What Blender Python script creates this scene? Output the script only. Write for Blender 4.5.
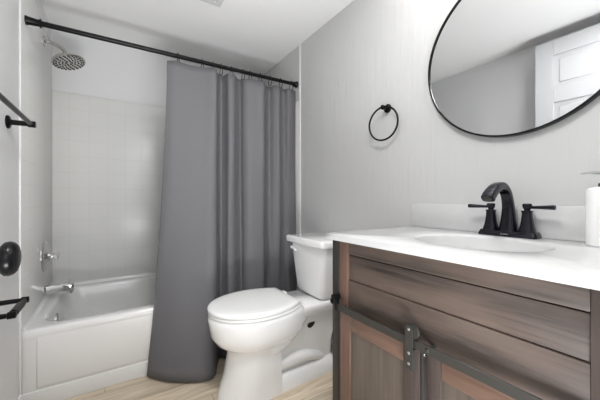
import bpy, bmesh, math, random
from mathutils import Vector, Matrix

random.seed(4)
scene = bpy.context.scene
for o in list(bpy.data.objects):
    bpy.data.objects.remove(o, do_unlink=True)
COL = scene.collection

# ------------------------------------------------------------------ camera
CAM_H = 0.97
YAW = math.atan(186 / 288)
cam_data = bpy.data.cameras.new('camera')
cam_data.sensor_width = 36
cam_data.lens = 36 * 288 / 600
cam_data.shift_y = -1.7 / 600
cam_data.clip_start = 0.01
cam = bpy.data.objects.new('camera', cam_data)
cam.location = (0, 0, CAM_H)
cam.rotation_euler = (math.pi / 2, 0, -YAW)
COL.objects.link(cam)
scene.camera = cam

# ------------------------------------------------------------------ world, light, exposure
world = bpy.data.worlds.new('world')
scene.world = world
world.use_nodes = True
world.node_tree.nodes['Background'].inputs[0].default_value = (0.95, 0.98, 1.0, 1)
world.node_tree.nodes['Background'].inputs[1].default_value = 0.4


def area_light(name, loc, target, sx, sy, power, colour=(1, 1, 1)):
    d = bpy.data.lights.new(name, 'AREA')
    d.shape = 'RECTANGLE'
    d.size, d.size_y = sx, sy
    d.energy = power
    d.color = colour
    o = bpy.data.objects.new(name, d)
    o.location = loc
    o.rotation_euler = (Vector(target) - Vector(loc)).to_track_quat('-Z', 'Y').to_euler()
    COL.objects.link(o)
    return o


# added fill lamps in the hall: one facing in, one lighting the ceiling
area_light('hall_fill', (0.25, -1.1, 1.75), (0.3, 1.2, 0.8), 1.4, 1.2, 9.5, (0.97, 0.985, 1.0))
area_light('hall_fill_up', (0.2, -0.35, 0.10), (0.2, -0.3499, 1.0), 0.8, 0.5, 40, (0.97, 0.985, 1.0))
LAMP_W = 1.15       # each of the three lamps above the mirror
DOME_FILL_W = 7.6       # added fill light in a made-up ceiling fixture

vs = scene.view_settings
scene.display_settings.display_device = 'sRGB'
vs.view_transform = 'Standard'
vs.look = 'None'
vs.gamma = 1
vs.use_curve_mapping = False
vs.exposure = 0.58

# ------------------------------------------------------------------ room numbers
XL, XR = -0.357, 1.167
YF, YB = 0.03, 2.545
ZC = 2.118
TUB_Y = 1.775
PI = math.pi


# ------------------------------------------------------------------ materials
def new_mat(name):
    m = bpy.data.materials.new(name)
    m.use_nodes = True
    nt = m.node_tree
    return m, nt, nt.nodes['Principled BSDF']


def plain(name, rgb, rough=0.5, metal=0.0, noise=0.0, nscale=30, coat=0.0, bump=0.0, bscale=60, spec=0.5,
          stretch=(1, 1, 1)):
    m, nt, b = new_mat(name)
    b.inputs['Base Color'].default_value = (*rgb, 1)
    b.inputs['Roughness'].default_value = rough
    b.inputs['Metallic'].default_value = metal
    b.inputs['Specular IOR Level'].default_value = spec
    if coat:
        b.inputs['Coat Weight'].default_value = coat
        b.inputs['Coat Roughness'].default_value = 0.05
    tc = nt.nodes.new('ShaderNodeTexCoord')
    mp = nt.nodes.new('ShaderNodeMapping')
    mp.inputs['Scale'].default_value = stretch
    nt.links.new(tc.outputs['Object'], mp.inputs['Vector'])
    if noise:
        n = nt.nodes.new('ShaderNodeTexNoise')
        n.inputs['Scale'].default_value = nscale
        n.inputs['Detail'].default_value = 4
        nt.links.new(mp.outputs[0], n.inputs['Vector'])
        r = nt.nodes.new('ShaderNodeValToRGB')
        r.color_ramp.elements[0].position = 0.3
        r.color_ramp.elements[1].position = 0.7
        r.color_ramp.elements[0].color = (*[c * (1 - noise) for c in rgb], 1)
        r.color_ramp.elements[1].color = (*[min(1, c * (1 + noise)) for c in rgb], 1)
        nt.links.new(n.outputs['Fac'], r.inputs['Fac'])
        nt.links.new(r.outputs['Color'], b.inputs['Base Color'])
    if bump:
        n2 = nt.nodes.new('ShaderNodeTexNoise')
        n2.inputs['Scale'].default_value = bscale
        n2.inputs['Detail'].default_value = 3
        nt.links.new(mp.outputs[0], n2.inputs['Vector'])
        bp = nt.nodes.new('ShaderNodeBump')
        bp.inputs['Strength'].default_value = bump
        bp.inputs['Distance'].default_value = 0.01
        nt.links.new(n2.outputs['Fac'], bp.inputs['Height'])
        nt.links.new(bp.outputs['Normal'], b.inputs['Normal'])
    return m


def wood(name, dark, light, axis='y', rough=0.42, scale=1.0, blotch=None):
    m, nt, b = new_mat(name)
    tc = nt.nodes.new('ShaderNodeTexCoord')
    mp = nt.nodes.new('ShaderNodeMapping')
    s = {'x': (1.8, 50, 50), 'y': (50, 1.8, 50), 'z': (50, 50, 1.8)}[axis]
    mp.inputs['Scale'].default_value = [v * scale for v in s]
    nt.links.new(tc.outputs['Object'], mp.inputs['Vector'])
    n = nt.nodes.new('ShaderNodeTexNoise')
    n.inputs['Scale'].default_value = 2.2
    n.inputs['Detail'].default_value = 8
    n.inputs['Roughness'].default_value = 0.62
    n.inputs['Distortion'].default_value = 0.6
    nt.links.new(mp.outputs[0], n.inputs['Vector'])
    r = nt.nodes.new('ShaderNodeValToRGB')
    r.color_ramp.elements[0].position = 0.32
    r.color_ramp.elements[1].position = 0.70
    r.color_ramp.elements[0].color = (*dark, 1)
    r.color_ramp.elements[1].color = (*light, 1)
    nt.links.new(n.outputs['Fac'], r.inputs['Fac'])
    out = r.outputs['Color']
    if blotch:
        n2 = nt.nodes.new('ShaderNodeTexNoise')
        n2.inputs['Scale'].default_value = 5
        n2.inputs['Detail'].default_value = 3
        mp2 = nt.nodes.new('ShaderNodeMapping')
        mp2.inputs['Scale'].default_value = {'x': (.5, 2, 2), 'y': (2, .5, 2), 'z': (2, 2, .5)}[axis]
        nt.links.new(tc.outputs['Object'], mp2.inputs['Vector'])
        nt.links.new(mp2.outputs[0], n2.inputs['Vector'])
        rr = nt.nodes.new('ShaderNodeValToRGB')
        rr.color_ramp.elements[0].position = 0.42
        rr.color_ramp.elements[1].position = 0.66
        nt.links.new(n2.outputs['Fac'], rr.inputs['Fac'])
        mx = nt.nodes.new('ShaderNodeMixRGB')
        nt.links.new(rr.outputs['Color'], mx.inputs['Fac'])
        nt.links.new(out, mx.inputs['Color1'])
        mx.inputs['Color2'].default_value = (*blotch, 1)
        out = mx.outputs['Color']
    nt.links.new(out, b.inputs['Base Color'])
    b.inputs['Roughness'].default_value = rough
    bp = nt.nodes.new('ShaderNodeBump')
    bp.inputs['Strength'].default_value = 0.12
    bp.inputs['Distance'].default_value = 0.004
    nt.links.new(n.outputs['Fac'], bp.inputs['Height'])
    nt.links.new(bp.outputs['Normal'], b.inputs['Normal'])
    return m


def brick_mat(name, c1, c2, mortar, width, height, msize, uaxis, offset, rough, bump, grain=False, wood_grain=None):
    """square tile (offset 0) or plank (offset .5) pattern; uaxis picks the horizontal object axis"""
    m, nt, b = new_mat(name)
    tc = nt.nodes.new('ShaderNodeTexCoord')
    sep = nt.nodes.new('ShaderNodeSeparateXYZ')
    nt.links.new(tc.outputs['Object'], sep.inputs[0])
    cmb = nt.nodes.new('ShaderNodeCombineXYZ')
    u, v = uaxis
    nt.links.new(sep.outputs[u], cmb.inputs[0])
    nt.links.new(sep.outputs[v], cmb.inputs[1])
    br = nt.nodes.new('ShaderNodeTexBrick')
    br.offset = offset
    br.squash = 1
    br.inputs['Scale'].default_value = 1
    br.inputs['Brick Width'].default_value = width
    br.inputs['Row Height'].default_value = height
    br.inputs['Mortar Size'].default_value = msize
    br.inputs['Mortar Smooth'].default_value = 0.3
    br.inputs['Bias'].default_value = 0
    br.inputs['Color1'].default_value = (*c1, 1)
    br.inputs['Color2'].default_value = (*c2, 1)
    br.inputs['Mortar'].default_value = (*mortar, 1)
    nt.links.new(cmb.outputs[0], br.inputs['Vector'])
    out = br.outputs['Color']
    if wood_grain:
        mp = nt.nodes.new('ShaderNodeMapping')
        mp.inputs['Scale'].default_value = (1.3, 14, 1)
        nt.links.new(cmb.outputs[0], mp.inputs['Vector'])
        n = nt.nodes.new('ShaderNodeTexNoise')
        n.inputs['Scale'].default_value = 3
        n.inputs['Detail'].default_value = 8
        n.inputs['Distortion'].default_value = 1.2
        nt.links.new(mp.outputs[0], n.inputs['Vector'])
        r = nt.nodes.new('ShaderNodeValToRGB')
        r.color_ramp.elements[0].position = 0.3
        r.color_ramp.elements[1].position = 0.72
        r.color_ramp.elements[0].color = (*wood_grain[0], 1)
        r.color_ramp.elements[1].color = (*wood_grain[1], 1)
        nt.links.new(n.outputs['Fac'], r.inputs['Fac'])
        mx = nt.nodes.new('ShaderNodeMixRGB')
        mx.blend_type = 'MULTIPLY'
        mx.inputs['Fac'].default_value = 1
        nt.links.new(out, mx.inputs['Color1'])
        nt.links.new(r.outputs['Color'], mx.inputs['Color2'])
        out = mx.outputs['Color']
    nt.links.new(out, b.inputs['Base Color'])
    b.inputs['Roughness'].default_value = rough
    bp = nt.nodes.new('ShaderNodeBump')
    bp.inputs['Strength'].default_value = bump
    bp.inputs['Distance'].default_value = 0.003
    bp.invert = True
    nt.links.new(br.outputs['Fac'], bp.inputs['Height'])
    nt.links.new(bp.outputs['Normal'], b.inputs['Normal'])
    return m


def wall_paint(name, rgb, rough=0.32, bump=0.25):
    """satin paint with faint vertical roller streaks"""
    return plain(name, rgb, rough=rough, bump=bump, bscale=9, stretch=(6, 6, 0.35), spec=0.5)


M = {}
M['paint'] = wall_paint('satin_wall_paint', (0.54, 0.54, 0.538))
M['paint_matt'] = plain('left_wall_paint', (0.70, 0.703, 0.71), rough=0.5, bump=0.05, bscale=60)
M['ceiling'] = plain('ceiling_paint', (0.90, 0.90, 0.897), rough=0.9, bump=0.05, bscale=90)
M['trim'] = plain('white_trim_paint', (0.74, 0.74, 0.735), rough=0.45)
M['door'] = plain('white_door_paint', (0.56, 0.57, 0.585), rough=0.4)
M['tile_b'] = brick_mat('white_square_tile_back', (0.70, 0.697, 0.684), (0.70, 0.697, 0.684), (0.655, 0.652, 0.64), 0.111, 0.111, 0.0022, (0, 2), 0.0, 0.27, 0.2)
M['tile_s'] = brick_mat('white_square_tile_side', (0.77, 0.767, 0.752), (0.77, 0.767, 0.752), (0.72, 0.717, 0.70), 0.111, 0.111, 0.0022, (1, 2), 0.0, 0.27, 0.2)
M['floor'] = brick_mat('pale_oak_plank', (0.80, 0.80, 0.80), (1.0, 1.0, 1.0), (0.42, 0.40, 0.38), 1.2, 0.15, 0.0015, (0, 1), 0.37, 0.45, 0.2,
                       wood_grain=((0.52, 0.41, 0.285), (0.85, 0.74, 0.595)))
M['acrylic'] = plain('white_tub_acrylic', (0.76, 0.76, 0.755), rough=0.14, coat=0.3)
M['porcelain'] = plain('white_porcelain', (0.89, 0.89, 0.89), rough=0.08, coat=0.5)
M['seat_plastic'] = plain('white_seat_plastic', (0.88, 0.88, 0.875), rough=0.18)
M['quartz'] = plain('white_counter_quartz', (0.57, 0.57, 0.573), rough=0.16, noise=0.02, nscale=40)
M['curtain'] = plain('grey_curtain_fabric', (0.132, 0.131, 0.140), rough=0.62, noise=0.06, nscale=220, bump=0.06, bscale=500)
M['black'] = plain('matt_black_metal', (0.004, 0.004, 0.0045), rough=0.28, spec=0.2)
M['bronze'] = plain('dark_bronze_faucet', (0.016, 0.016, 0.022), rough=0.15, metal=0.6)
M['rail'] = plain('dark_grey_steel', (0.060, 0.057, 0.052), rough=0.42, metal=0.5)
M['chrome'] = plain('polished_chrome', (0.66, 0.66, 0.665), rough=0.08, metal=1.0)
M['nickel'] = plain('brushed_nickel', (0.55, 0.54, 0.52), rough=0.25, metal=1.0)
M['dark_hole'] = plain('black_rubber', (0.01, 0.01, 0.01), rough=0.6)
M['mirror'] = plain('mirror_silver', (0.58, 0.584, 0.586), rough=0.01, metal=1.0)
M['wood_h'] = wood('dark_walnut_boards', (0.027, 0.020, 0.017), (0.092, 0.069, 0.058), 'y', blotch=(0.118, 0.085, 0.069))
M['wood_v'] = wood('dark_walnut_stiles', (0.042, 0.031, 0.027), (0.085, 0.062, 0.054), 'z')
M['wood_post'] = wood('blackened_post', (0.018, 0.016, 0.015), (0.034, 0.030, 0.027), 'z')
M['wood_red_h'] = wood('red_walnut_rail', (0.105, 0.061, 0.043), (0.165, 0.100, 0.075), 'y')
M['wood_red_v'] = wood('red_walnut_stile', (0.100, 0.057, 0.041), (0.160, 0.096, 0.072), 'z')
M['wood_panel'] = wood('grey_brown_panel', (0.075, 0.060, 0.048), (0.128, 0.102, 0.084), 'z', scale=0.7)
M['soap'] = plain('white_soap_bottle', (0.80, 0.80, 0.80), rough=0.35)
M['vent'] = plain('white_vent_plastic', (0.66, 0.66, 0.655), rough=0.5)
M['shade'] = plain('frosted_glass', (0.9, 0.9, 0.9), rough=0.4)
m, nt, b = new_mat('lit_bulb')
b.inputs['Base Color'].default_value = (1, 1, 1, 1)
b.inputs['Emission Color'].default_value = (1, 0.97, 0.92, 1)
b.inputs['Emission Strength'].default_value = 20
M['bulb'] = m
m, nt, b = new_mat('fill_diffuser')  # glowing cover of the added ceiling fill light
b.inputs['Base Color'].default_value = (1, 1, 1, 1)
b.inputs['Emission Color'].default_value = (1, 0.99, 0.97, 1)
b.inputs['Emission Strength'].default_value = 6
M['diffuser'] = m
m, nt, b = new_mat('clear_lever')
b.inputs['Base Color'].default_value = (0.92, 0.93, 0.93, 1)
b.inputs['Roughness'].default_value = 0.05
b.inputs['Transmission Weight'].default_value = 0.8
M['clear'] = m


# ------------------------------------------------------------------ mesh helpers (world coordinates)
def box(bm, x0, x1, y0, y1, z0, z1, bev=0.0, seg=2):
    r = bmesh.ops.create_cube(bm, size=1)
    vsn = r['verts']
    for v in vsn:
        v.co.x = (x0 + x1) / 2 + v.co.x * (x1 - x0)
        v.co.y = (y0 + y1) / 2 + v.co.y * (y1 - y0)
        v.co.z = (z0 + z1) / 2 + v.co.z * (z1 - z0)
    if bev:
        es = list({e for v in vsn for e in v.link_edges})
        bmesh.ops.bevel(bm, geom=es, offset=bev, segments=seg, profile=0.5, affect='EDGES')
    return bm


def ring_pts(c, a, b_, r, n):
    return [c + a * (r * math.cos(2 * PI * i / n)) + b_ * (r * math.sin(2 * PI * i / n)) for i in range(n)]


def frame(d):
    d = d.normalized()
    up = Vector((0, 0, 1)) if abs(d.z) < 0.95 else Vector((1, 0, 0))
    a = d.cross(up).normalized()
    return a, d.cross(a).normalized()


def loft(bm, rings, cap0=True, cap1=True, closed=True):
    vr = [[bm.verts.new(p) for p in r] for r in rings]
    n = len(vr[0])
    for i in range(len(vr) - 1):
        for j in range(n if closed else n - 1):
            k = (j + 1) % n
            bm.faces.new((vr[i][j], vr[i][k], vr[i + 1][k], vr[i + 1][j]))
    if cap0:
        bm.faces.new(list(reversed(vr[0])))
    if cap1:
        bm.faces.new(vr[-1])
    return vr


def lathe(bm, origin, axis, prof, n=24, cap=True):
    """prof: list of (distance along axis, radius)"""
    origin, axis = Vector(origin), Vector(axis).normalized()
    a, b_ = frame(axis)
    loft(bm, [ring_pts(origin + axis * t, a, b_, max(r, 1e-4), n) for t, r in prof], cap, cap)
    return bm


def cyl(bm, p0, p1, r0, r1=None, n=20):
    p0, p1 = Vector(p0), Vector(p1)
    return lathe(bm, p0, p1 - p0, [(0, r0), ((p1 - p0).length, r0 if r1 is None else r1)], n)


def catmull(pts, sub=8):
    pts = [Vector(p) for p in pts]
    out = []
    for i in range(len(pts) - 1):
        p0 = pts[i - 1] if i else pts[0] * 2 - pts[1]
        p1, p2 = pts[i], pts[i + 1]
        p3 = pts[i + 2] if i + 2 < len(pts) else pts[-1] * 2 - pts[-2]
        for k in range(sub):
            t = k / sub
            out.append(0.5 * ((2 * p1) + (p2 - p0) * t + (2 * p0 - 5 * p1 + 4 * p2 - p3) * t * t + (3 * p1 - p0 - 3 * p2 + p3) * t ** 3))
    out.append(pts[-1])
    return out


def tube(bm, pts, radii, n=16, sub=8, closed=False, flat=None):
    """smooth tube through pts; radii one number or one per point; flat=(su,sv) scales the section"""
    if isinstance(radii, (int, float)):
        radii = [radii] * len(pts)
    if closed:
        P, R = [Vector(p) for p in pts], list(radii)
    else:
        P = catmull(pts, sub)
        R = [v.x for v in catmull([Vector((r, 0, 0)) for r in radii], sub)]
    rings = []
    prev = None
    for i, p in enumerate(P):
        if closed:
            d = P[(i + 1) % len(P)] - P[i - 1]
        else:
            d = P[min(i + 1, len(P) - 1)] - P[max(i - 1, 0)]
        d.normalize()
        if prev is None:
            a, b_ = frame(d)
        else:
            a = (prev - d * prev.dot(d)).normalized()
            b_ = d.cross(a).normalized()
        prev = a
        su, sv = flat or (1, 1)
        rings.append([p + a * (R[i] * su * math.cos(2 * PI * k / n)) + b_ * (R[i] * sv * math.sin(2 * PI * k / n)) for k in range(n)])
    if closed:
        rings.append(rings[0])
        loft(bm, rings, False, False)
        bmesh.ops.remove_doubles(bm, verts=bm.verts, dist=1e-6)
    else:
        loft(bm, rings)
    return bm


def NB():
    return bmesh.new()


def obj(name, bm, mat, parent=None, smooth=True, angle=40):
    bmesh.ops.recalc_face_normals(bm, faces=bm.faces)
    origin = Vector((0, 0, 0))
    if parent is not None:
        p = parent
        while p is not None:
            origin += p.location
            p = p.parent
    else:
        xs = [v.co for v in bm.verts]
        origin = Vector(((min(v.x for v in xs) + max(v.x for v in xs)) / 2,
                         (min(v.y for v in xs) + max(v.y for v in xs)) / 2, min(v.z for v in xs)))
    bmesh.ops.translate(bm, verts=bm.verts, vec=-origin)
    if smooth:
        for f in bm.faces:
            f.smooth = True
        for e in bm.edges:
            if len(e.link_faces) == 2 and e.calc_face_angle(0) > math.radians(angle):
                e.smooth = False
    me = bpy.data.meshes.new(name)
    bm.to_mesh(me)
    bm.free()
    me.materials.append(M[mat])
    o = bpy.data.objects.new(name, me)
    COL.objects.link(o)
    if parent is not None:
        o.parent = parent
    else:
        o.location = origin
    return o


def tag(o, label, cat, group=None):
    o['label'] = label
    o['category'] = cat
    if group:
        o['group'] = group
    return o


def thing(name, label, cat, loc, group=None):
    o = bpy.data.objects.new(name, None)
    o.empty_display_size = 0.05
    COL.objects.link(o)
    o.location = loc
    return tag(o, label, cat, group)


def struct(name, bm, mat, parent=None, label=None, cat=None):
    o = obj(name, bm, mat, parent)
    if parent is None:
        o['kind'] = 'structure'
        if label:
            tag(o, label, cat)
    return o


# ------------------------------------------------------------------ the setting
T = 0.10
struct('floor', box(NB(), XL - T, XR + T, YF - 1.6, YB + T, -0.08, 0), 'floor', label='pale wood plank bathroom floor', cat='floor')
struct('ceiling', box(NB(), XL - T, XR + T, YF - 0.12, YB + T, ZC, ZC + 0.08), 'ceiling', label='plain white bathroom ceiling', cat='ceiling')
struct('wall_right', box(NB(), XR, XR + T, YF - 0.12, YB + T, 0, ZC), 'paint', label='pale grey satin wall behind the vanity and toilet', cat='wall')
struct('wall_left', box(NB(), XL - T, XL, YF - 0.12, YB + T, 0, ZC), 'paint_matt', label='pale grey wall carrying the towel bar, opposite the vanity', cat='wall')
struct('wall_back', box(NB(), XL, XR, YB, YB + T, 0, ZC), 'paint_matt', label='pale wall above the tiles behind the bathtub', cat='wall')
fw = NB()
DX0, DX1, DZ = -0.235, 0.555, 2.06
box(fw, XL, DX0, YF - 0.12, YF, 0, ZC)
box(fw, DX1, XR, YF - 0.12, YF, 0, ZC)
box(fw, DX0, DX1, YF - 0.12, YF, DZ, ZC)
struct('wall_front', fw, 'paint_matt', label='pale wall around the open doorway', cat='wall')
# tiled shower surround, a 6 mm layer on the three alcove walls
TS, TZ0, TZ1 = 0.006, 0.37, 1.70
struct('wall_shower_back', box(NB(), XL + TS, XR - TS, YB - TS, YB, TZ0, TZ1, 0.002), 'tile_b', label='white square wall tiles along the back of the bathtub', cat='tiled wall')
struct('wall_shower_left', box(NB(), XL, XL + TS, TUB_Y + 0.005, YB, TZ0, TZ1 + 0.3, 0.002), 'tile_s', label='white shower wall under the shower head', cat='tiled wall')
struct('wall_shower_right', box(NB(), XR - TS, XR, TUB_Y + 0.04, YB, TZ0, TZ1, 0.002), 'tile_s', label='white tiled shower wall hidden behind the curtain', cat='tiled wall')
struct('trim_1', box(NB(), XR - 0.009, XR, 1.795, 1.812, 0, ZC, 0.003), 'trim', label='narrow white vertical trim strip beside the curtain', cat='trim')
struct('trim_2', box(NB(), XL, XL + 0.009, 1.755, 1.772, 0, ZC, 0.003), 'trim', label='narrow white vertical trim strip beside the towel bar', cat='trim')
struct('baseboard_right', box(NB(), XR - 0.013, XR, 0.84, 1.76, 0, 0.095, 0.004), 'trim', label='white baseboard behind the toilet', cat='baseboard')
struct('baseboard_left', box(NB(), XL, XL + 0.013, YF, 1.755, 0, 0.095, 0.004), 'trim', label='white baseboard under the towel bar', cat='baseboard')
cs = NB()
for x0, x1, z0, z1 in ((DX0 - 0.06, DX0, 0, DZ + 0.045), (DX1, DX1 + 0.06, 0, DZ + 0.045), (DX0, DX1, DZ, DZ + 0.045)):
    box(cs, x0, x1, YF - 0.13, YF + 0.012, z0, z1, 0.003)
struct('trim_3', cs, 'trim', label='white casing around the doorway', cat='trim')

# open six-panel door, folded back beside the left wall
DFX = -0.205        # face towards the room
DY0, DY1, DT = 0.055, 0.810, 0.035
dz0, dz1 = 0.008, 2.045
bm = NB()
st, pr = 0.10, 0.0
ym = (DY0 + DY1) / 2
cols = [(DY0 + st, ym - 0.045), (ym + 0.045, DY1 - st)]
rows = [(0.22, 0.86), (0.98, 1.62), (1.72, 1.94)]
core0, core1 = DFX - DT + 0.008, DFX - 0.008
box(bm, core0, core1, DY0 + 0.01, DY1 - 0.01, dz0 + 0.01, dz1 - 0.01)
# stiles and rails
for y0, y1 in ((DY0, DY0 + st), (ym - 0.045, ym + 0.045), (DY1 - st, DY1)):
    box(bm, DFX - DT, DFX, y0, y1, dz0, dz1, 0.0015, 1)
zs = [dz0] + [z for r in rows for z in r] + [dz1]
for i in range(0, len(zs), 2):
    for y0, y1 in cols:
        box(bm, DFX - DT, DFX, y0, y1, zs[i], zs[i + 1], 0.0015, 1)
for y0, y1 in cols:
    for z0, z1 in rows:
        box(bm, DFX - DT + 0.003, DFX - 0.003, y0 + 0.028, y1 - 0.028, z0 + 0.028, z1 - 0.028, 0.006, 1)
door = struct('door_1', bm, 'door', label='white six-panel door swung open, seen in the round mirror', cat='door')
KY, KZ = 0.755, 0.856
bm = NB()
lathe(bm, (DFX, KY, KZ), (1, 0, 0), [(0, 0.031), (0.005, 0.031), (0.008, 0.027), (0.010, 0.013), (0.020, 0.0115), (0.025, 0.018),
                                   (0.028, 0.026), (0.033, 0.0315), (0.040, 0.0325), (0.046, 0.030), (0.050, 0.025), (0.052, 0.018), (0.0525, 0.002)], 32)
kn = obj('door_knob', bm, 'black', door)
kn['label'] = 'black egg-shaped knob'
bm = NB()
lathe(bm, (DFX - DT, KY, KZ), (-1, 0, 0), [(0, 0.031), (0.005, 0.031), (0.008, 0.027), (0.010, 0.013), (0.020, 0.0115), (0.025, 0.018),
                                        (0.037, 0.0315), (0.046, 0.0325), (0.058, 0.025), (0.060, 0.002)], 32)
obj('door_knob', bm, 'black', door)
for hz in (0.25, 1.05, 1.85):
    obj('hinge', cyl(NB(), (DFX + 0.004, DY0 - 0.006, hz - 0.045), (DFX + 0.004, DY0 - 0.006, hz + 0.045), 0.006), 'black', door)

# ------------------------------------------------------------------ bathtub
tub = thing('bathtub', 'white alcove bathtub with paneled apron behind the grey curtain', 'bathtub', ((XL + XR) / 2, (TUB_Y + YB) / 2, 0))
RZ = 0.365
g = 0.002


def rrect(x0, x1, y0, y1, r, z, n=7):
    pts = []
    for cx, cy, a0 in ((x1 - r, y1 - r, 0), (x0 + r, y1 - r, 90), (x0 + r, y0 + r, 180), (x1 - r, y0 + r, 270)):
        for k in range(n):
            a = math.radians(a0 + 90 * k / (n - 1))
            pts.append(Vector((cx + r * math.cos(a), cy + r * math.sin(a), z)))
    return pts


ox0, ox1, oy0, oy1 = XL + 0.0005, XR - 0.0005, TUB_Y, YB - 0.007
rings = [rrect(ox0, ox1, oy0 + 0.007, oy1, 0.01, 0.0),
         rrect(ox0, ox1, oy0 + 0.006, oy1, 0.01, RZ - 0.06),
         rrect(ox0, ox1, oy0 + 0.002, oy1, 0.01, RZ - 0.040),
         rrect(ox0, ox1, oy0, oy1, 0.01, RZ - 0.030),
         rrect(ox0, ox1, oy0 + 0.001, oy1, 0.012, RZ - 0.012),
         rrect(ox0, ox1, oy0 + 0.006, oy1, 0.014, RZ - 0.003),
         rrect(ox0 + 0.004, ox1 - 0.004, oy0 + 0.014, oy1 - 0.003, 0.018, RZ),
         rrect(ox0 + 0.055, ox1 - 0.06, oy0 + 0.060, oy1 - 0.045, 0.10, RZ),
         rrect(ox0 + 0.064, ox1 - 0.07, oy0 + 0.069, oy1 - 0.052, 0.105, RZ - 0.005),
         rrect(ox0 + 0.070, ox1 - 0.08, oy0 + 0.076, oy1 - 0.058, 0.11, RZ - 0.02),
         rrect(ox0 + 0.085, ox1 - 0.12, oy0 + 0.095, oy1 - 0.072, 0.12, RZ - 0.12),
         rrect(ox0 + 0.105, ox1 - 0.20, oy0 + 0.115, oy1 - 0.092, 0.13, 0.12),
         rrect(ox0 + 0.125, ox1 - 0.25, oy0 + 0.135, oy1 - 0.112, 0.13, 0.085),
         rrect(ox0 + 0.165, ox1 - 0.30, oy0 + 0.175, oy1 - 0.152, 0.12, 0.07)]
bm = NB()
loft(bm, rings, cap0=False)
# raised apron panel with a lower skirt line
box(bm, ox0 + 0.055, ox1 - 0.055, oy0 + 0.0015, oy0 + 0.03, 0.088, RZ - 0.022, 0.006, 4)
box(bm, ox0, ox1, oy0 + 0.003, oy0 + 0.03, 0.0, 0.078, 0.003, 2)
# coved upstand where the deck meets the shower walls
def cove(p, q, inward, r=0.035):
    up = Vector((0, 0, 1))
    a = []
    for e_ in (p, q):
        e_ = Vector(e_)
        ring = [e_ - up * 0.002, e_ + inward * r - up * 0.002]
        for k in range(9):
            t = PI / 2 * k / 8
            ring.append(e_ + inward * (r - r * math.sin(t)) + up * (r - r * math.cos(t)))
        a.append(ring)
    loft(bm, a)
cove((XL + TS, oy0 + 0.012, RZ), (XL + TS, YB - TS, RZ), Vector((1, 0, 0)), 0.020)
cove((XL + TS, YB - TS, RZ), (XR - TS, YB - TS, RZ), Vector((0, -1, 0)), 0.020)
obj('tub_shell', bm, 'acrylic', tub, angle=50)
bm = NB()
OVX, OVY, OVZ = ox0 + 0.085, 2.155, 0.275
lathe(bm, (OVX - 0.006, OVY, OVZ), (1, 0, 0.16), [(0, 0.034), (0.008, 0.034), (0.012, 0.030), (0.014, 0.012), (0.0145, 0.001)], 28)
ov = obj('overflow_plate', bm, 'chrome', tub)
ov['label'] = 'small round chrome overflow plate'
obj('drain', lathe(NB(), (ox0 + 0.26, 2.155, 0.068), (0, 0, 1), [(0, 0.03), (0.004, 0.03), (0.006, 0.022), (0.0062, 0.001)], 24), 'chrome', tub)

# ------------------------------------------------------------------ shower fittings
XW = XL + TS
sh = thing('overhead_shower', 'round chrome shower head on a bent arm above the bathtub', 'shower head', (XW, 2.265, 1.885))
obj('flange', lathe(NB(), (XW, 2.265, 1.905), (1, 0, 0), [(0, 0.030), (0.004, 0.030), (0.010, 0.016), (0.012, 0.011)], 28), 'nickel', sh)
HX, HY, HZ = -0.232, 2.225, 1.800
ax = Vector((0.30, -0.17, -1)).normalized()
hc = Vector((HX, HY, HZ))
top = hc - ax * 0.045
obj('shower_arm', tube(NB(), [(XW, 2.265, 1.905), (XW + 0.045, 2.262, 1.903), (XW + 0.09, 2.253, 1.875), tuple(top)], 0.0115, 16), 'nickel', sh)
bm = NB()
lathe(bm, top, ax, [(0, 0.014), (0.010, 0.016), (0.016, 0.024), (0.026, 0.030), (0.033, 0.053), (0.040, 0.079), (0.046, 0.085), (0.053, 0.085), (0.056, 0.081)], 40)
obj('head_shell', bm, 'nickel', sh)
bm = NB()
fa, fb = frame(ax)
fc = top + ax * 0.0560
lathe(bm, fc - ax * 0.001, ax, [(0, 0.080), (0.002, 0.078)], 40)
n_face = len(bm.faces)
for rr, nn in ((0.016, 6), (0.032, 10), (0.048, 14), (0.063, 18), (0.074, 22)):
    for k in range(nn):
        a = 2 * PI * (k + 0.5 * (nn % 4)) / nn
        p = fc + fa * (rr * math.cos(a)) + fb * (rr * math.sin(a))
        lathe(bm, p, ax, [(0, 0.0052), (0.004, 0.0045)], 8)
for f in list(bm.faces)[n_face:]:
    f.material_index = 1
nz = obj('spray_face', bm, 'nickel', sh)
nz.data.materials.append(M['dark_hole'])
nz['label'] = 'spray face dotted with dark rubber nozzles'

va = thing('shower_valve', 'round chrome shower valve with a clear lever above the tub spout', 'shower valve', (XW, 2.275, 0.62))
obj('escutcheon', lathe(NB(), (XW, 2.275, 0.622), (1, 0, 0), [(0, 0.092), (0.004, 0.092), (0.010, 0.082), (0.013, 0.045), (0.020, 0.030), (0.030, 0.026), (0.031, 0.002)], 40), 'nickel', va)
bm = NB()
lathe(bm, (XW + 0.030, 2.275, 0.622), (1, 0, 0), [(0, 0.012), (0.010, 0.013), (0.020, 0.020), (0.032, 0.022), (0.038, 0.018), (0.040, 0.008), (0.041, 0.001)], 8)
vh = obj('handle', bm, 'clear', va, angle=20)
vh['label'] = 'clear faceted handle'

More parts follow.
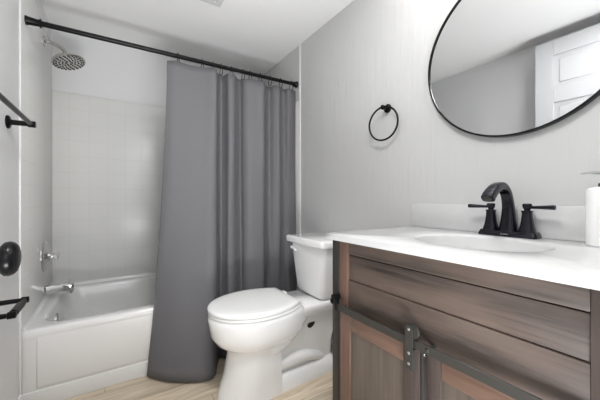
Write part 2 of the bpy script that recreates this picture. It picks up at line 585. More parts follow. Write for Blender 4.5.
sp = thing('tub_spout', 'chrome tub spout on the white wall above the bathtub', 'tub spout', (XW, 2.275, 0.415))
obj('flange', lathe(NB(), (XW, 2.275, 0.425), (1, 0, 0), [(0, 0.038), (0.006, 0.038), (0.012, 0.030)], 28), 'chrome', sp)
bm = NB()
rings = []
for t, rz, ry, dz in ((0.008, 0.029, 0.027, 0), (0.05, 0.028, 0.026, 0), (0.09, 0.027, 0.0255, -0.001), (0.12, 0.027, 0.0255, -0.003), (0.136, 0.026, 0.025, -0.006), (0.142, 0.021, 0.02, -0.007)):
    rings.append([Vector((XW + t, 2.275 + ry * math.cos(2 * PI * k / 24), 0.425 + dz + rz * math.sin(2 * PI * k / 24))) for k in range(24)])
loft(bm, rings)
cyl(bm, (XW + 0.122, 2.275, 0.41), (XW + 0.122, 2.275, 0.386), 0.017, 0.016)
obj('spout_body', bm, 'chrome', sp)
obj('diverter_knob', lathe(NB(), (XW + 0.118, 2.275, 0.446), (0, 0, 1), [(0, 0.004), (0.012, 0.004), (0.013, 0.008), (0.019, 0.008), (0.021, 0.003)], 16), 'chrome', sp)

# ------------------------------------------------------------------ curtain rod, rings, curtain
RY, RZZ, RR = 1.845, CAM_H + 0.856, 0.0125
rod = thing('curtain_rod', 'black curtain rod spanning the bathtub alcove near the ceiling', 'curtain rod', ((XL + XR) / 2, RY, RZZ))


def rod_z(x):
    # the rod hangs a little lower at the shower head end
    return RZZ - 0.014 + 0.018 * (x - XL) / (XR - XL)


bm = NB()
cyl(bm, (XW, RY, rod_z(XW)), (XR - 0.001, RY, rod_z(XR)), RR, n=24)
obj('rod', bm, 'black', rod)
for s, x in ((1, XW), (-1, XR - TS)):
    obj('end_cap', lathe(NB(), (x, RY, rod_z(x)), (s, 0, 0), [(0, 0.021), (0.004, 0.021), (0.010, 0.019), (0.045, 0.016), (0.050, 0.016), (0.051, 0.020), (0.058, 0.020), (0.059, 0.0128)] if s > 0
                              else [(0, 0.024), (0.004, 0.024), (0.010, 0.020), (0.03, 0.018), (0.031, 0.0128)], 28), 'black', rod)

# plan of the cloth at the rod and at the floor, left edge to right edge (x, y)
SA, CA = math.sin(YAW), math.cos(YAW)


def plan(lst):
    """(bearing, distance-along-y) pairs measured on site -> x, y"""
    out = []
    for u, y in lst:
        a = (u - 300) / 288
        out.append(Vector((y * (SA + a * CA) / (CA - a * SA), y, 0)))
    return out


top_plan = plan([(167, 1.835), (175, 1.822), (188, 1.822), (203, 1.81), (212, 1.795), (216.5, 1.80), (217.6, 1.845), (221, 1.872), (225, 1.85), (229, 1.812), (233.5, 1.81),
                 (236.5, 1.845), (240, 1.868), (244, 1.835), (249, 1.815), (257, 1.812), (263.5, 1.81), (265.2, 1.845), (269, 1.87), (274, 1.838), (279, 1.82), (281, 1.845),
                 (284, 1.853), (288, 1.826), (292, 1.828), (295.3, 1.842)])
bot_plan = plan([(147, 1.752), (153, 1.715), (168, 1.640), (190, 1.572), (208, 1.535), (215, 1.56), (217.0, 1.64), (219.5, 1.715), (224, 1.695), (228.5, 1.66), (234, 1.662),
                 (238.5, 1.705), (242, 1.725), (245, 1.70), (250, 1.675), (257, 1.66), (263.5, 1.664), (265.6, 1.70), (269, 1.735), (274, 1.738), (279, 1.735), (282, 1.736),
                 (286, 1.738), (289, 1.736), (292, 1.737), (296.5, 1.742)])
tp, bp_ = catmull(top_plan, 9), catmull(bot_plan, 9)
CZ1, CZ0 = RZZ - 0.046, 0.012
NRW = 40
bm = NB()
grid = []
hook_idx = [10, 36, 48, 60, 78, 92, 110, 132, 150, 172, 190, 212]
for r in range(NRW + 1):
    t = r / NRW
    row = []
    e = t ** 1.6
    for i, (a, b_) in enumerate(zip(tp, bp_)):
        p = a.lerp(b_, e)
        # cloth keeps in front of the tub rim
        z = CZ1 + (CZ0 - CZ1) * t
        p.y = min(p.y, TUB_Y - 0.012 + max(0.0, z - RZ - 0.02) * 0.33)
        wob = 0.004 * math.sin(i * 0.11 + t * 7) * min(1, t * 3)
        sag = 0.0
        if t < 0.2:
            d = min(abs(i - h) for h in hook_idx)
            sag = 0.006 * min(1, d / 9) * (1 - t / 0.2)
        row.append(bm.verts.new((p.x, p.y + (wob if z > RZ + 0.15 else 0), z - sag)))
    grid.append(row)
for r in range(NRW):
    for i in range(len(tp) - 1):
        bm.faces.new((grid[r][i], grid[r][i + 1], grid[r + 1][i + 1], grid[r + 1][i]))
cur = obj('shower_curtain', bm, 'curtain', None, angle=180)
sm = cur.modifiers.new('thickness', 'SOLIDIFY')
sm.thickness = 0.0014
tag(cur, 'grey fabric shower curtain drawn to the right side of the rod', 'shower curtain')

ordinal = ['first', 'second', 'third', 'fourth', 'fifth', 'sixth', 'seventh', 'eighth', 'ninth', 'tenth', 'eleventh']
hook_px = [10, 36, 48, 60, 78, 92, 110, 132, 150, 172, 190, 212]
ring0 = None
hooks = [178, 202, 213, 221, 231.5, 243, 250, 260, 270, 280.5, 291]
for k, u in enumerate(hooks):
    a = (u - 300) / 288
    x = RY * (SA + a * CA) / (CA - a * SA)
    if ring0 is None:
        bm = NB()
        pts = []
        for q in range(28):
            ang = 2 * PI * q / 28
            pts.append(Vector((0.004 * math.sin(ang * 2) + x, RY - 0.002 + 0.0205 * math.cos(ang), rod_z(x) - 0.017 + (0.0345 if math.sin(ang) > 0 else 0.038) * math.sin(ang))))
        tube(bm, pts, 0.0024, 8, closed=True)
        ring0 = obj('curtain_ring', bm, 'black')
        o = ring0
        x_first = x
    else:
        o = ring0.copy()
        COL.objects.link(o)
        o.location.x = ring0.location.x + (x - x_first)
        o.location.z = ring0.location.z + rod_z(x) - rod_z(x_first)
    tag(o, 'thin black curtain ring, %s along the rod counting from the shower head side' % ordinal[k], 'curtain ring', 'curtain rings on the rod')

# ------------------------------------------------------------------ toilet
TYC = 1.37
to = thing('toilet', 'white two-piece toilet with its lid down between curtain and vanity', 'toilet', (0.78, TYC, 0))


def egg(z, u0, uc, u1, W, k, n=20, m=10, tw=0.0):
    """outline at height z; u measured from the right wall, W half width"""
    half = []
    for i in range(n + 1):
        a = PI / 2 * i / n
        half.append((uc + (u1 - uc) * math.cos(a), W * math.sin(a)))      # tip -> widest
    for i in range(1, m + 1):
        t = i / m
        half.append((uc + (u0 - uc) * t, W * (1 - k * t * t)))
    pts = half + [(u, -v) for u, v in reversed(half[1:])]
    return [Vector((XR - u, TYC + v, z)) for u, v in pts]


bm = NB()
loft(bm, [egg(0.0, 0.46, 0.60, 0.748, 0.128, 0.10), egg(0.03, 0.46, 0.60, 0.742, 0.126, 0.10), egg(0.12, 0.46, 0.58, 0.715, 0.119, 0.10), egg(0.20, 0.46, 0.57, 0.700, 0.116, 0.1),
          egg(0.235, 0.44, 0.57, 0.700, 0.119, 0.1), egg(0.250, 0.42, 0.57, 0.722, 0.133, 0.1), egg(0.272, 0.39, 0.565, 0.756, 0.155, 0.15), egg(0.31, 0.36, 0.56, 0.780, 0.172, 0.2),
          egg(0.36, 0.34, 0.555, 0.788, 0.180, 0.28), egg(0.388, 0.335, 0.555, 0.793, 0.183, 0.30), egg(0.402, 0.335, 0.555, 0.790, 0.181, 0.3), egg(0.410, 0.34, 0.555, 0.782, 0.175, 0.3)])
# tank shelf
loft(bm, [rrect(XR - 0.40, XR - 0.045, TYC - 0.112, TYC + 0.112, 0.03, 0.345), rrect(XR - 0.42, XR - 0.035, TYC - 0.130, TYC + 0.130, 0.04, 0.375),
          rrect(XR - 0.42, XR - 0.035, TYC - 0.132, TYC + 0.132, 0.04, 0.398), rrect(XR - 0.415, XR - 0.04, TYC - 0.126, TYC + 0.126, 0.04, 0.406)])
# rear body and foot
loft(bm, [rrect(XR - 0.52, XR - 0.10, TYC - 0.062, TYC + 0.062, 0.03, 0.02), rrect(XR - 0.52, XR - 0.095, TYC - 0.066, TYC + 0.066, 0.03, 0.15),
          rrect(XR - 0.52, XR - 0.075, TYC - 0.080, TYC + 0.080, 0.03, 0.28), rrect(XR - 0.45, XR - 0.055, TYC - 0.105, TYC + 0.105, 0.03, 0.365)])
loft(bm, [rrect(XR - 0.55, XR - 0.085, TYC - 0.112, TYC + 0.112, 0.05, 0.0), rrect(XR - 0.55, XR - 0.085, TYC - 0.110, TYC + 0.110, 0.05, 0.03),
          rrect(XR - 0.55, XR - 0.09, TYC - 0.098, TYC + 0.098, 0.05, 0.052), rrect(XR - 0.54, XR - 0.10, TYC - 0.075, TYC + 0.075, 0.05, 0.072)])
for s in (-1, 1):
    tube(bm, [(XR - 0.30, TYC + s * 0.060, 0.365), (XR - 0.36, TYC + s * 0.070, 0.325), (XR - 0.43, TYC + s * 0.075, 0.262), (XR - 0.50, TYC + s * 0.072, 0.225), (XR - 0.56, TYC + s * 0.06, 0.215)],
         [0.045, 0.050, 0.050, 0.048, 0.045], 16)
    tube(bm, [(XR - 0.50, TYC + s * 0.050, 0.105), (XR - 0.40, TYC + s * 0.062, 0.115), (XR - 0.31, TYC + s * 0.066, 0.120), (XR - 0.22, TYC + s * 0.060, 0.095), (XR - 0.15, TYC + s * 0.045, 0.06)],
         [0.034, 0.034, 0.032, 0.028, 0.022], 16)
obj('bowl', bm, 'porcelain', to, angle=55)
bm = NB()
loft(bm, [egg(0.4110, 0.36, 0.56, 0.782, 0.176, 0.30), egg(0.4140, 0.355, 0.56, 0.791, 0.184, 0.30), egg(0.4220, 0.355, 0.56, 0.792, 0.185, 0.30), egg(0.4260, 0.36, 0.56, 0.786, 0.180, 0.3)])
obj('seat', bm, 'seat_plastic', to, angle=60)
bm = NB()
loft(bm, [egg(0.4275, 0.375, 0.56, 0.784, 0.178, 0.30), egg(0.4300, 0.368, 0.56, 0.793, 0.186, 0.30), egg(0.4390, 0.367, 0.56, 0.795, 0.187, 0.30), egg(0.4450, 0.369, 0.56, 0.792, 0.184, 0.30),
          egg(0.4490, 0.375, 0.56, 0.780, 0.174, 0.30), egg(0.4520, 0.40, 0.56, 0.736, 0.14, 0.3)])
obj('lid', bm, 'seat_plastic', to, angle=60)
for s in (-1, 1):
    obj('hinge', box(NB(), XR - 0.368, XR - 0.330, TYC + s * 0.078 - 0.022, TYC + s * 0.078 + 0.022, 0.402, 0.434, 0.008, 3), 'seat_plastic', to)
    bm = NB()
    p = Vector((XR - 0.262, TYC + s * 0.0765, 0.288))
    n_ = Vector((0, s, -0.14)).normalized()
    a1, a2 = Vector((0.80, 0, 0.6)), Vector((-0.6, 0, 0.80))
    loft(bm, [[p + n_ * h + a1 * (0.027 * q * math.cos(2 * PI * k / 24)) + a2 * (0.020 * q * math.sin(2 * PI * k / 24)) for k in range(24)] for h, q in ((-0.012, 1), (0.006, 1), (0.008, 0.85))])
    hb = obj('bolt_hole', bm, 'dark_hole', to)
    hb['label'] = 'black oval hole'


def tank_ring(z, xf, hw, xb=None, bow=0.012, r=0.03, n=7):
    xb = XR - 0.018 if xb is None else xb
    pts = rrect(xf, xb, TYC - hw, TYC + hw, r, z, n)
    out = []
    for p in pts:
        t = (p.y - TYC) / hw
        if p.x < (xf + xb) / 2:
            p.x -= bow * (1 - t * t)
        out.append(p)
    return out


bm = NB()
loft(bm, [tank_ring(0.408, 0.975, 0.100, XR - 0.05, 0.01, 0.03), tank_ring(0.413, 0.955, 0.118, XR - 0.03, 0.012), tank_ring(0.43, 0.943, 0.128), tank_ring(0.47, 0.938, 0.136), tank_ring(0.60, 0.930, 0.155), tank_ring(0.706, 0.925, 0.170)])
obj('tank', bm, 'porcelain', to, angle=55)
bm = NB()
loft(bm, [tank_ring(0.702, 0.918, 0.176, r=0.02), tank_ring(0.708, 0.902, 0.189, r=0.02), tank_ring(0.735, 0.899, 0.192, r=0.02), tank_ring(0.741, 0.902, 0.189, r=0.02), tank_ring(0.744, 0.912, 0.180, r=0.02)])
obj('tank_lid', bm, 'porcelain', to, angle=55)
bm = NB()
cyl(bm, (0.935, TYC + 0.135, 0.672), (0.908, TYC + 0.135, 0.672), 0.010)
tube(bm, [(0.910, TYC + 0.135, 0.672), (0.905, TYC + 0.110, 0.670), (0.903, TYC + 0.075, 0.664)], [0.006, 0.0055, 0.007], 12)
fl = obj('flush_lever', bm, 'porcelain', to)
fl['label'] = 'small white flush lever'

# ------------------------------------------------------------------ vanity cabinet
VX, VY0, VY1, VZ = 0.672, 0.057, 0.822, 0.818
vb = thing('vanity_cabinet', 'dark brown wooden vanity cabinet with shiplap front and sliding barn door', 'vanity cabinet', ((VX + XR) / 2, (VY0 + VY1) / 2, 0))
XBK = XR - 0.004
bm = NB()
box(bm, VX + 0.02, XBK, VY1 - 0.022, VY1 - 0.004, 0.06, VZ)
box(bm, VX + 0.02, XBK, VY0 + 0.004, VY0 + 0.022, 0.06, VZ)
box(bm, VX + 0.03, XBK, VY0 + 0.02, VY1 - 0.02, 0.09, 0.108)
box(bm, XBK - 0.01, XBK, VY0 + 0.02, VY1 - 0.02, 0.09, VZ)
box(bm, VX + 0.035, XBK, 0.43, 0.448, 0.10, 0.575)
obj('carcass', bm, 'wood_v', vb)
for y0, y1 in ((VY1 - 0.036, VY1), (VY0, VY0 + 0.030)):
    for x0, x1 in ((VX, VX + 0.035), (XBK - 0.035, XBK)):
        obj('corner_post', box(NB(), x0, x1, y0, y1, 0, VZ, 0.0025), 'wood_post', vb)
obj('face_stile', box(NB(), VX + 0.002, VX + 0.022, 0.742, VY1 - 0.0365, 0.0, VZ, 0.0015), 'wood_red_v', vb)
obj('face_stile', box(NB(), VX + 0.002, VX + 0.022, VY0 + 0.0305, 0.142, 0.0, VZ, 0.0015), 'wood_v', vb)
# three shiplap boards
for z0, z1, dx in ((0.777, VZ, 0.004), (0.690, 0.7735, 0.009), (0.580, 0.6885, 0.005)):
    obj('shiplap_board', box(NB(), VX + dx, VX + 0.024, 0.1425, 0.7415, z0, z1, 0.002), 'wood_h', vb)
obj('bottom_rail', box(NB(), VX + 0.004, VX + 0.022, 0.1425, 0.7345, 0.08, 0.14, 0.002), 'wood_v', vb)
# fixed right panel, framed
fp = obj('fixed_panel', box(NB(), VX + 0.020, VX + 0.030, 0.20, 0.41, 0.19, 0.52), 'wood_panel', vb)
obj('panel_rail', box(NB(), VX + 0.008, VX + 0.032, 0.1425, 0.4095, 0.520, 0.579, 0.002), 'wood_red_h', vb)
obj('panel_rail', box(NB(), VX + 0.008, VX + 0.032, 0.1425, 0.4095, 0.1405, 0.19, 0.002), 'wood_red_h', vb)
obj('panel_stile', box(NB(), VX + 0.008, VX + 0.032, 0.1425, 0.20, 0.19, 0.52, 0.002), 'wood_red_v', vb)
obj('panel_stile', box(NB(), VX + 0.008, VX + 0.032, 0.41, 0.47, 0.1405, 0.579, 0.002), 'wood_v', vb)
# barn door
BX0, BX1 = 0.6545, 0.6705
by0, by1, bz0, bz1 = 0.452, 0.758, 0.095, 0.580
dr = obj('barn_door', box(NB(), BX0 + 0.006, BX1 - 0.003, by0 + 0.02, by1 - 0.02, bz0 + 0.02, bz1 - 0.02), 'wood_panel', vb)
dr['label'] = 'sliding barn door with grey-brown panel'
obj('door_stile', box(NB(), BX0, BX1, by1 - 0.048, by1, bz0, bz1, 0.0015), 'wood_red_v', dr)
obj('door_stile', box(NB(), BX0, BX1, by0, by0 + 0.048, bz0, bz1, 0.0015), 'wood_v', dr)
obj('door_rail', box(NB(), BX0 + 0.0003, BX1, by0 + 0.0485, by1 - 0.0485, bz1 - 0.048, bz1, 0.0015), 'wood_red_h', dr)
obj('door_rail', box(NB(), BX0 + 0.0003, BX1, by0 + 0.0485, by1 - 0.0485, bz0, bz0 + 0.048, 0.0015), 'wood_red_h', dr)
obj('edge_strip', box(NB(), BX0 + 0.002, BX1 + 0.006, by0 - 0.0075, by0 - 0.0003, bz0, bz1, 0.001), 'wood_post', dr)
# steel rail, spacers, stops
RX0, RX1, RTZ = 0.6475, 0.6530, CAM_H - 0.364
ra = obj('sliding_rail', box(NB(), RX0, RX1, VY0 + 0.02, 0.765, RTZ - 0.023, RTZ, 0.0012, 1), 'rail', vb)
ra['label'] = 'dark steel barn door rail'
for yy in (0.752, 0.425, 0.11):
    bm = NB()
    cyl(bm, (RX1 - 0.001, yy, RTZ - 0.0105), (VX + 0.006, yy, RTZ - 0.0105), 0.006)
    lathe(bm, (RX0, yy, RTZ - 0.0105), (-1, 0, 0), [(0, 0.0055), (0.002, 0.0055), (0.0032, 0.004), (0.0034, 0.001)], 6)
    obj('rail_bolt', bm, 'rail', ra)
for yy in (0.792, 0.085):
    bm = NB()
    box(bm, RX0 - 0.004, RX0 + 0.010, yy - 0.026, yy - 0.012, RTZ - 0.024, RTZ + 0.028, 0.002)
    cyl(bm, (RX0 - 0.012, yy - 0.018, RTZ + 0.022), (RX0 + 0.014, yy - 0.018, RTZ + 0.022), 0.0105)
    cyl(bm, (RX0 - 0.002, yy, RTZ + 0.002), (RX0 + 0.016, yy, RTZ + 0.002), 0.010)
    cyl(bm, (RX0 - 0.006, yy, RTZ + 0.002), (RX0 - 0.001, yy, RTZ + 0.002), 0.005)
    box(bm, RX0 + 0.002, RX0 + 0.008, yy - 0.028, yy + 0.003, RTZ - 0.004, RTZ + 0.008, 0.001)
    obj('end_stop', bm, 'black', ra)


def hanger(yc):
    bm = NB()
    prof = []
    w = 0.0105
    for q in range(13):
        a = PI * q / 12
        prof.append((yc + w * math.cos(a), RTZ + 0.026 + w * math.sin(a)))
    prof += [(yc - w, 0.528), (yc + w, 0.528)]
    x0, x1 = 0.6385, 0.6425
    loft(bm, [[Vector((x0, y, z)) for y, z in prof], [Vector((x1, y, z)) for y, z in prof]])
    # step back to the door and foot plate
    box(bm, x1, BX0, yc - w, yc + w, 0.530, RTZ - 0.026)
    h = obj('hanger_strap', bm, 'rail', dr, angle=30)
    h['label'] = 'dark steel hanger strap'
    bm = NB()
    lathe(bm, (0.6445, yc - 0.0015, RTZ + 0.0185), (1, 0, 0), [(0, 0.019), (0.003, 0.019), (0.0045, 0.016), (0.007, 0.016), (0.0085, 0.019), (0.0115, 0.019)], 28)
    obj('roller_wheel', bm, 'rail', h)
    for zz in (RTZ + 0.026, RTZ - 0.035, RTZ - 0.062):
        obj('screw', lathe(NB(), (x0, yc, zz), (-1, 0, 0), [(0, 0.0045), (0.0015, 0.0042), (0.0028, 0.002), (0.003, 0.0005)], 12), 'nickel', h)


hanger(0.472)
for zz in (RTZ - 0.0105 - 0.026,):
    obj('edge_screw', lathe(NB(), (BX0 + 0.010, by0 - 0.0075, zz), (0, -1, 0), [(0, 0.004), (0.002, 0.0035), (0.0022, 0.001)], 10), 'nickel', dr)

# ------------------------------------------------------------------ countertop with oval basin
CX0, CX1, CY0, CY1 = 0.652, XR - 0.002, 0.045, 0.836
CT = CAM_H - 0.127
CB = CT - 0.021
ct = thing('vanity_countertop', 'white countertop with integrated oval basin on the brown vanity', 'countertop', ((CX0 + CX1) / 2, (CY0 + CY1) / 2, CB))
BCX, BCY, BA, BBY = 0.905, 0.436, 0.152, 0.172
N = 72


def oval(f, z, g_=None):
    return [Vector((BCX + BA * f * math.cos(2 * PI * k / N), BCY + BBY * f * math.sin(2 * PI * k / N), z)) for k in range(N)]


def rect_ring(z, ins):
    out = []
    for k in range(N):
        dx, dy = BA * math.cos(2 * PI * k / N), BBY * math.sin(2 * PI * k / N)
        x0, x1, y0, y1 = CX0 + ins, CX1 - ins, CY0 + ins, CY1 - ins
        ts = []
        if abs(dx) > 1e-9:
            ts.append(((x1 if dx > 0 else x0) - BCX) / dx)
        if abs(dy) > 1e-9:
            ts.append(((y1 if dy > 0 else y0) - BCY) / dy)
        t = min(ts)
        out.append(Vector((BCX + dx * t, BCY + dy * t, z)))
    # pull the nearest sample onto every corner
    for cx_, cy_ in ((CX0 + ins, CY0 + ins), (CX0 + ins, CY1 - ins), (CX1 - ins, CY0 + ins), (CX1 - ins, CY1 - ins)):
        k = min(range(N), key=lambda q: (out[q] - Vector((cx_, cy_, z))).length)
        out[k] = Vector((cx_, cy_, z))
    return out


bm = NB()
loft(bm, [oval(1.0, CB), rect_ring(CB, 0.001), rect_ring(CB + 0.002, 0), rect_ring(CT - 0.002, 0), rect_ring(CT, 0.002), oval(1.06, CT), oval(1.03, CT - 0.001), oval(1.0, CT - 0.006)], False, False)
obj('slab', bm, 'quartz', ct, angle=60)
bm = NB()
loft(bm, [oval(1.0, CT - 0.006), oval(0.97, CT - 0.018), oval(0.90, CT - 0.05), oval(0.78, CT - 0.085), oval(0.58, CT - 0.110), oval(0.32, CT - 0.122), oval(0.10, CT - 0.126)], False, True)
obj('basin', bm, 'quartz', ct, angle=180)
obj('backsplash', box(NB(), CX1 - 0.016, CX1, CY0, CY1 - 0.002, CT, CT + 0.103, 0.002), 'quartz', ct)
obj('drain', lathe(NB(), (BCX, BCY, CT - 0.127), (0, 0, 1), [(0, 0.022), (0.004, 0.022), (0.006, 0.016), (0.0062, 0.001)], 24), 'bronze', ct)

# ------------------------------------------------------------------ faucet
FX, FY = 1.115, 0.434
fa_ = thing('faucet', 'dark bronze two-handle faucet on the white countertop', 'faucet', (FX, FY, CT))
bm = NB()
loft(bm, [rrect(FX - 0.029, FX + 0.029, FY - 0.085, FY + 0.085, 0.010, CT), rrect(FX - 0.029, FX + 0.029, FY - 0.085, FY + 0.085, 0.010, CT + 0.006),
          rrect(FX - 0.025, FX + 0.025, FY - 0.083, FY + 0.083, 0.009, CT + 0.013), rrect(FX - 0.023, FX + 0.023, FY - 0.080, FY + 0.080, 0.009, CT + 0.019)])
bs = obj('base_plate', bm, 'bronze', fa_, angle=30)


def sq_loft(bm, path, n=12, p=3.5):
    """rounded-square section along path of (centre, direction, half-width y, half-thickness)"""
    rings = []
    for c, d, hy, ht in path:
        d = Vector(d).normalized()
        side = Vector((0, 1, 0))
        nrm = d.cross(side).normalized()
        ring = []
        for k in range(4 * n):
            a = 2 * PI * k / (4 * n)
            ca, sa = math.cos(a), math.sin(a)
            ring.append(Vector(c) + side * (hy * math.copysign(abs(ca) ** (2 / p), ca)) + nrm * (ht * math.copysign(abs(sa) ** (2 / p), sa)))
        rings.append(ring)
    loft(bm, rings)


cen = catmull([(FX, FY, CT + 0.016), (FX + 0.001, FY, CT + 0.06), (FX - 0.001, FY, CT + 0.105), (FX - 0.018, FY, CT + 0.145), (FX - 0.052, FY, CT + 0.166), (FX - 0.092, FY, CT + 0.160),
               (FX - 0.126, FY, CT + 0.141), (FX - 0.142, FY, CT + 0.126)], 5)
wid = catmull([Vector((h, t, 0)) for h, t in ((0.026, 0.022), (0.020, 0.017), (0.0165, 0.0145), (0.0155, 0.0135), (0.0155, 0.0135), (0.0165, 0.014), (0.018, 0.0145), (0.0185, 0.0145))], 5)
path = []
for i, c in enumerate(cen):
    d = cen[min(i + 1, len(cen) - 1)] - cen[max(i - 1, 0)]
    path.append((c, d, wid[i].x, wid[i].y))
bm = NB()
sq_loft(bm, path)
spt = obj('spout', bm, 'bronze', fa_, angle=35)
dtip = (cen[-1] - cen[-2]).normalized()
ae = obj('aerator', lathe(NB(), cen[-1] - dtip * 0.002, dtip, [(0, 0.011), (0.006, 0.0105), (0.007, 0.008)], 20), 'rail', spt)
for s, tilt in ((1, 0.02), (-1, 0.02)):
    hy = FY + s * 0.053
    bm = NB()
    secs = [(0.017, 0.022), (0.022, 0.022), (0.034, 0.0185), (0.050, 0.0155), (0.070, 0.0135), (0.082, 0.0130), (0.083, 0.0148), (0.087, 0.0148), (0.088, 0.011)]
    loft(bm, [[Vector((FX + q * math.copysign(abs(math.cos(a)) ** 0.6, math.cos(a)), hy + q * math.copysign(abs(math.sin(a)) ** 0.6, math.sin(a)), CT + h)) for a in [2 * PI * k / 40 for k in range(40)]] for h, q in secs])
    hd = obj('handle', bm, 'bronze', fa_, angle=30)
    bm = NB()
    lathe(bm, (FX, hy, CT + 0.086), (0, 0, 1), [(0, 0.009), (0.005, 0.0085), (0.010, 0.012), (0.020, 0.0135), (0.024, 0.011), (0.0245, 0.001)], 12)
    L0 = hy + s * 0.006
    lathe(bm, (FX - 0.001, L0, CT + 0.098), (-0.10, s, tilt), [(0, 0.0045), (0.028, 0.0052), (0.054, 0.0068), (0.063, 0.0074), (0.0665, 0.0068), (0.067, 0.001)], 16)
    obj('lever', bm, 'bronze', hd, angle=30)
# maker's small light mark on the front of the base plate
bm = NB()
for k, w in enumerate((0.0036, 0.0028, 0.0036, 0.0028)):
    y = FY + 0.009 - k * 0.0056
    box(bm, FX - 0.0290, FX - 0.0270, y - w / 2, y + w / 2, CT + 0.0068, CT + 0.0098)
lg = obj('maker_mark', bm, 'nickel', bs)

# ------------------------------------------------------------------ soap dispenser
SX, SY = 1.095, 0.202
so = thing('soap_dispenser', 'white cylindrical soap dispenser beside the faucet', 'soap dispenser', (SX, SY, CT))
obj('bottle', lathe(NB(), (SX, SY, CT), (0, 0, 1), [(0, 0.036), (0.002, 0.038), (0.146, 0.038), (0.152, 0.036), (0.155, 0.030), (0.158, 0.014)], 40), 'soap', so)
pm = obj('pump', lathe(NB(), (SX, SY, CT + 0.157), (0, 0, 1), [(0, 0.014), (0.010, 0.014), (0.012, 0.0065), (0.030, 0.0065), (0.031, 0.010), (0.042, 0.010), (0.044, 0.008)], 24), 'rail', so)
pm['label'] = 'dark metal pump'
obj('nozzle', tube(NB(), [(SX, SY, CT + 0.195), (SX - 0.02, SY + 0.022, CT + 0.195), (SX - 0.034, SY + 0.040, CT + 0.193)], [0.0045, 0.004, 0.0032], 12), 'chrome', pm)

# ------------------------------------------------------------------ round mirror
MYC, MZC, MR = 0.435, CAM_H + 0.530, 0.315
MX = XR - 0.002
mi = thing('round_mirror', 'large round mirror with a thin black frame above the countertop', 'mirror', (MX, MYC, MZC - MR))
bm = NB()
n = 96
prof = [(MX, MR), (MX - 0.019, MR), (MX - 0.020, MR - 0.001), (MX - 0.020, MR - 0.0065), (MX - 0.014, MR - 0.007), (MX, MR - 0.007)]
rings = [[Vector((x, MYC + r * math.cos(2 * PI * k / n), MZC + r * math.sin(2 * PI * k / n))) for k in range(n)] for x, r in prof]
loft(bm, rings + [rings[0]], False, False)
bmesh.ops.remove_doubles(bm, verts=bm.verts, dist=1e-6)
obj('frame', bm, 'black', mi, angle=30)
bm = NB()
loft(bm, [[Vector((x, MYC + (MR - 0.0068) * math.cos(2 * PI * k / n), MZC + (MR - 0.0068) * math.sin(2 * PI * k / n))) for k in range(n)] for x in (MX - 0.004, MX - 0.0145)])
obj('mirror_glass', bm, 'mirror', mi, angle=30)

# ------------------------------------------------------------------ lamp bar above the mirror
LZ = 1.955
lb = thing('vanity_light', 'black three-lamp vanity light bar on the wall above the round mirror', 'wall lamp', (XR, MYC, LZ))
bm = NB()
box(bm, XR - 0.022, XR - 0.001, MYC - 0.06, MYC + 0.06, LZ - 0.03, LZ + 0.03, 0.004)
cyl(bm, (XR - 0.035, MYC - 0.26, LZ), (XR - 0.035, MYC + 0.26, LZ), 0.008)
cyl(bm, (XR - 0.02, MYC, LZ), (XR - 0.036, MYC, LZ), 0.008)
obj('back_bar', bm, 'black', lb)
for dy in (-0.22, 0, 0.22):
    bm = NB()
    cyl(bm, (XR - 0.035, MYC + dy, LZ), (XR - 0.105, MYC + dy, LZ), 0.007)
    cyl(bm, (XR - 0.105, MYC + dy, LZ - 0.012), (XR - 0.105, MYC + dy, LZ + 0.03), 0.016, 0.02)
    arm = obj('lamp_arm', bm, 'black', lb)
    bm = NB()
    lathe(bm, (XR - 0.105, MYC + dy, LZ + 0.030), (0, 0, 1), [(0, 0.008), (0.012, 0.013), (0.03, 0.020), (0.045, 0.022), (0.058, 0.017), (0.066, 0.006), (0.067, 0.001)], 20)
    obj('bulb', bm, 'bulb', arm)
    ld = bpy.data.lights.new('bulb_light', 'POINT')
    ld.energy = LAMP_W
    ld.color = (1, 0.985, 0.96)
    ld.shadow_soft_size = 0.03
    lo = bpy.data.objects.new('bulb_light', ld)
    COL.objects.link(lo)
    lo.location = (XR - 0.19, MYC + dy, LZ + 0.06)

# ------------------------------------------------------------------ towel ring
TRY, TRZ, TRX, TRR = 0.985, CAM_H + 0.374, XR - 0.037, 0.083
tr = thing('towel_ring', 'black empty towel ring on the wall above the toilet', 'towel ring', (XR, TRY, TRZ + TRR))
bm = NB()
lathe(bm, (XR, TRY, TRZ + TRR - 0.002), (-1, 0, 0), [(0, 0.022), (0.005, 0.022), (0.009, 0.018), (0.011, 0.009), (0.030, 0.008), (0.033, 0.0115), (0.044, 0.0115), (0.046, 0.008)], 24)
obj('wall_mount', bm, 'black', tr)
obj('ring', tube(NB(), [Vector((TRX - 0.11 * TRR * math.cos(2 * PI * k / 64), TRY + 0.994 * TRR * math.cos(2 * PI * k / 64), TRZ + TRR * math.sin(2 * PI * k / 64))) for k in range(64)], 0.0047, 12, closed=True), 'black', tr)

# ------------------------------------------------------------------ towel bar and paper holder on the left wall
TBY, TBZ = 1.592, CAM_H + 0.304
tb = thing('towel_bar', 'black empty towel bar on the left wall beside the bathtub', 'towel bar', (XL, TBY - 0.3, TBZ))
obj('bar', cyl(NB(), (XL + 0.072, TBY + 0.006, TBZ), (XL + 0.072, TBY - 0.616, TBZ), 0.0085), 'black', tb)
for yy in (TBY, TBY - 0.61):
    bm = NB()
    lathe(bm, (XL, yy, TBZ), (1, 0, 0), [(0, 0.026), (0.006, 0.026), (0.010, 0.020), (0.012, 0.011), (0.060, 0.010), (0.062, 0.013), (0.084, 0.013), (0.086, 0.011)], 24)
    obj('wall_post', bm, 'black', tb)

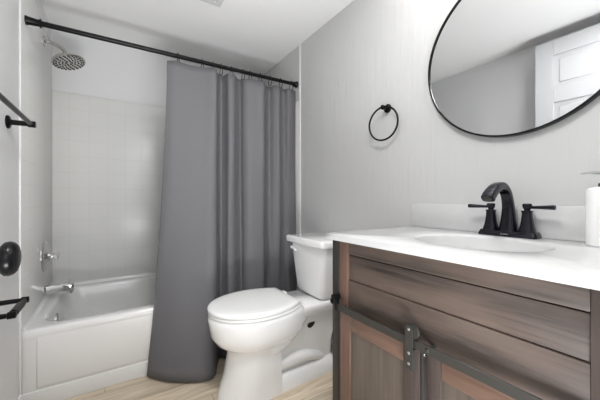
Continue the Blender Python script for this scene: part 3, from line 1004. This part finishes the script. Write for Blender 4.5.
PZ, PY0, PY1 = CAM_H - 0.377, 1.285, 1.452
ph = thing('toilet_paper_holder', 'black empty toilet paper holder on the left wall below the towel bar', 'paper holder', (XL, (PY0 + PY1) / 2, PZ))
for yy in (PY0, PY1):
    bm = NB()
    lathe(bm, (XL, yy, PZ), (1, 0, 0), [(0, 0.025), (0.005, 0.025), (0.009, 0.018), (0.012, 0.009), (0.068, 0.008), (0.070, 0.0115), (0.089, 0.0115), (0.091, 0.009)], 24)
    obj('arm', bm, 'black', ph)
bm = NB()
cyl(bm, (XL + 0.080, PY0 + 0.004, PZ), (XL + 0.080, PY1 - 0.004, PZ), 0.0085)
cyl(bm, (XL + 0.080, PY0 + 0.015, PZ), (XL + 0.080, PY1 - 0.055, PZ), 0.0125)
obj('roller', bm, 'black', ph)

# ------------------------------------------------------------------ exhaust fan on the ceiling
EX0, EX1, EY0, EY1 = 0.235, 0.525, 1.40, 1.685
ef = thing('exhaust_fan', 'square white exhaust fan cover on the ceiling', 'exhaust fan', ((EX0 + EX1) / 2, (EY0 + EY1) / 2, ZC - 0.022))
bm = NB()
for x0, x1, y0, y1 in ((EX0, EX0 + 0.03, EY0, EY1), (EX1 - 0.03, EX1, EY0, EY1), (EX0 + 0.03, EX1 - 0.03, EY0, EY0 + 0.03), (EX0 + 0.03, EX1 - 0.03, EY1 - 0.03, EY1)):
    box(bm, x0, x1, y0, y1, ZC - 0.022, ZC - 0.0005)
obj('cover_frame', bm, 'vent', ef)
bm = NB()
k = 0
while EX0 + 0.036 + k * 0.016 < EX1 - 0.04:
    x = EX0 + 0.036 + k * 0.016
    box(bm, x, x + 0.008, EY0 + 0.03, EY1 - 0.03, ZC - 0.020, ZC - 0.012)
    k += 1
box(bm, EX0 + 0.03, EX1 - 0.03, EY0 + 0.03, EY1 - 0.03, ZC - 0.010, ZC - 0.0005)
obj('grille', bm, 'vent', ef)

# ------------------------------------------------------------------ added fill light, shaped as a flush ceiling fixture
FLX, FLY = 0.25, 0.38
fl_ = thing('ceiling_fill_fixture', 'added fill light in a made-up round white fixture between the doorway and the toilet', 'fill light', (FLX, FLY, ZC - 0.055))
obj('base', lathe(NB(), (FLX, FLY, ZC - 0.0005), (0, 0, -1), [(0, 0.140), (0.018, 0.140), (0.022, 0.134), (0.022, 0.127)], 48), 'vent', fl_)
obj('diffuser', lathe(NB(), (FLX, FLY, ZC - 0.021), (0, 0, -1), [(0, 0.127), (0.014, 0.121), (0.025, 0.098), (0.031, 0.06), (0.033, 0.001)], 48), 'diffuser', fl_)
ld = bpy.data.lights.new('ceiling_fill_glow', 'AREA')
ld.shape = 'DISK'
ld.size = 0.24
ld.energy = DOME_FILL_W
ld.color = (1, 0.99, 0.975)
lo = bpy.data.objects.new('ceiling_fill_glow', ld)
COL.objects.link(lo)
lo.location = (FLX, FLY, ZC - 0.058)
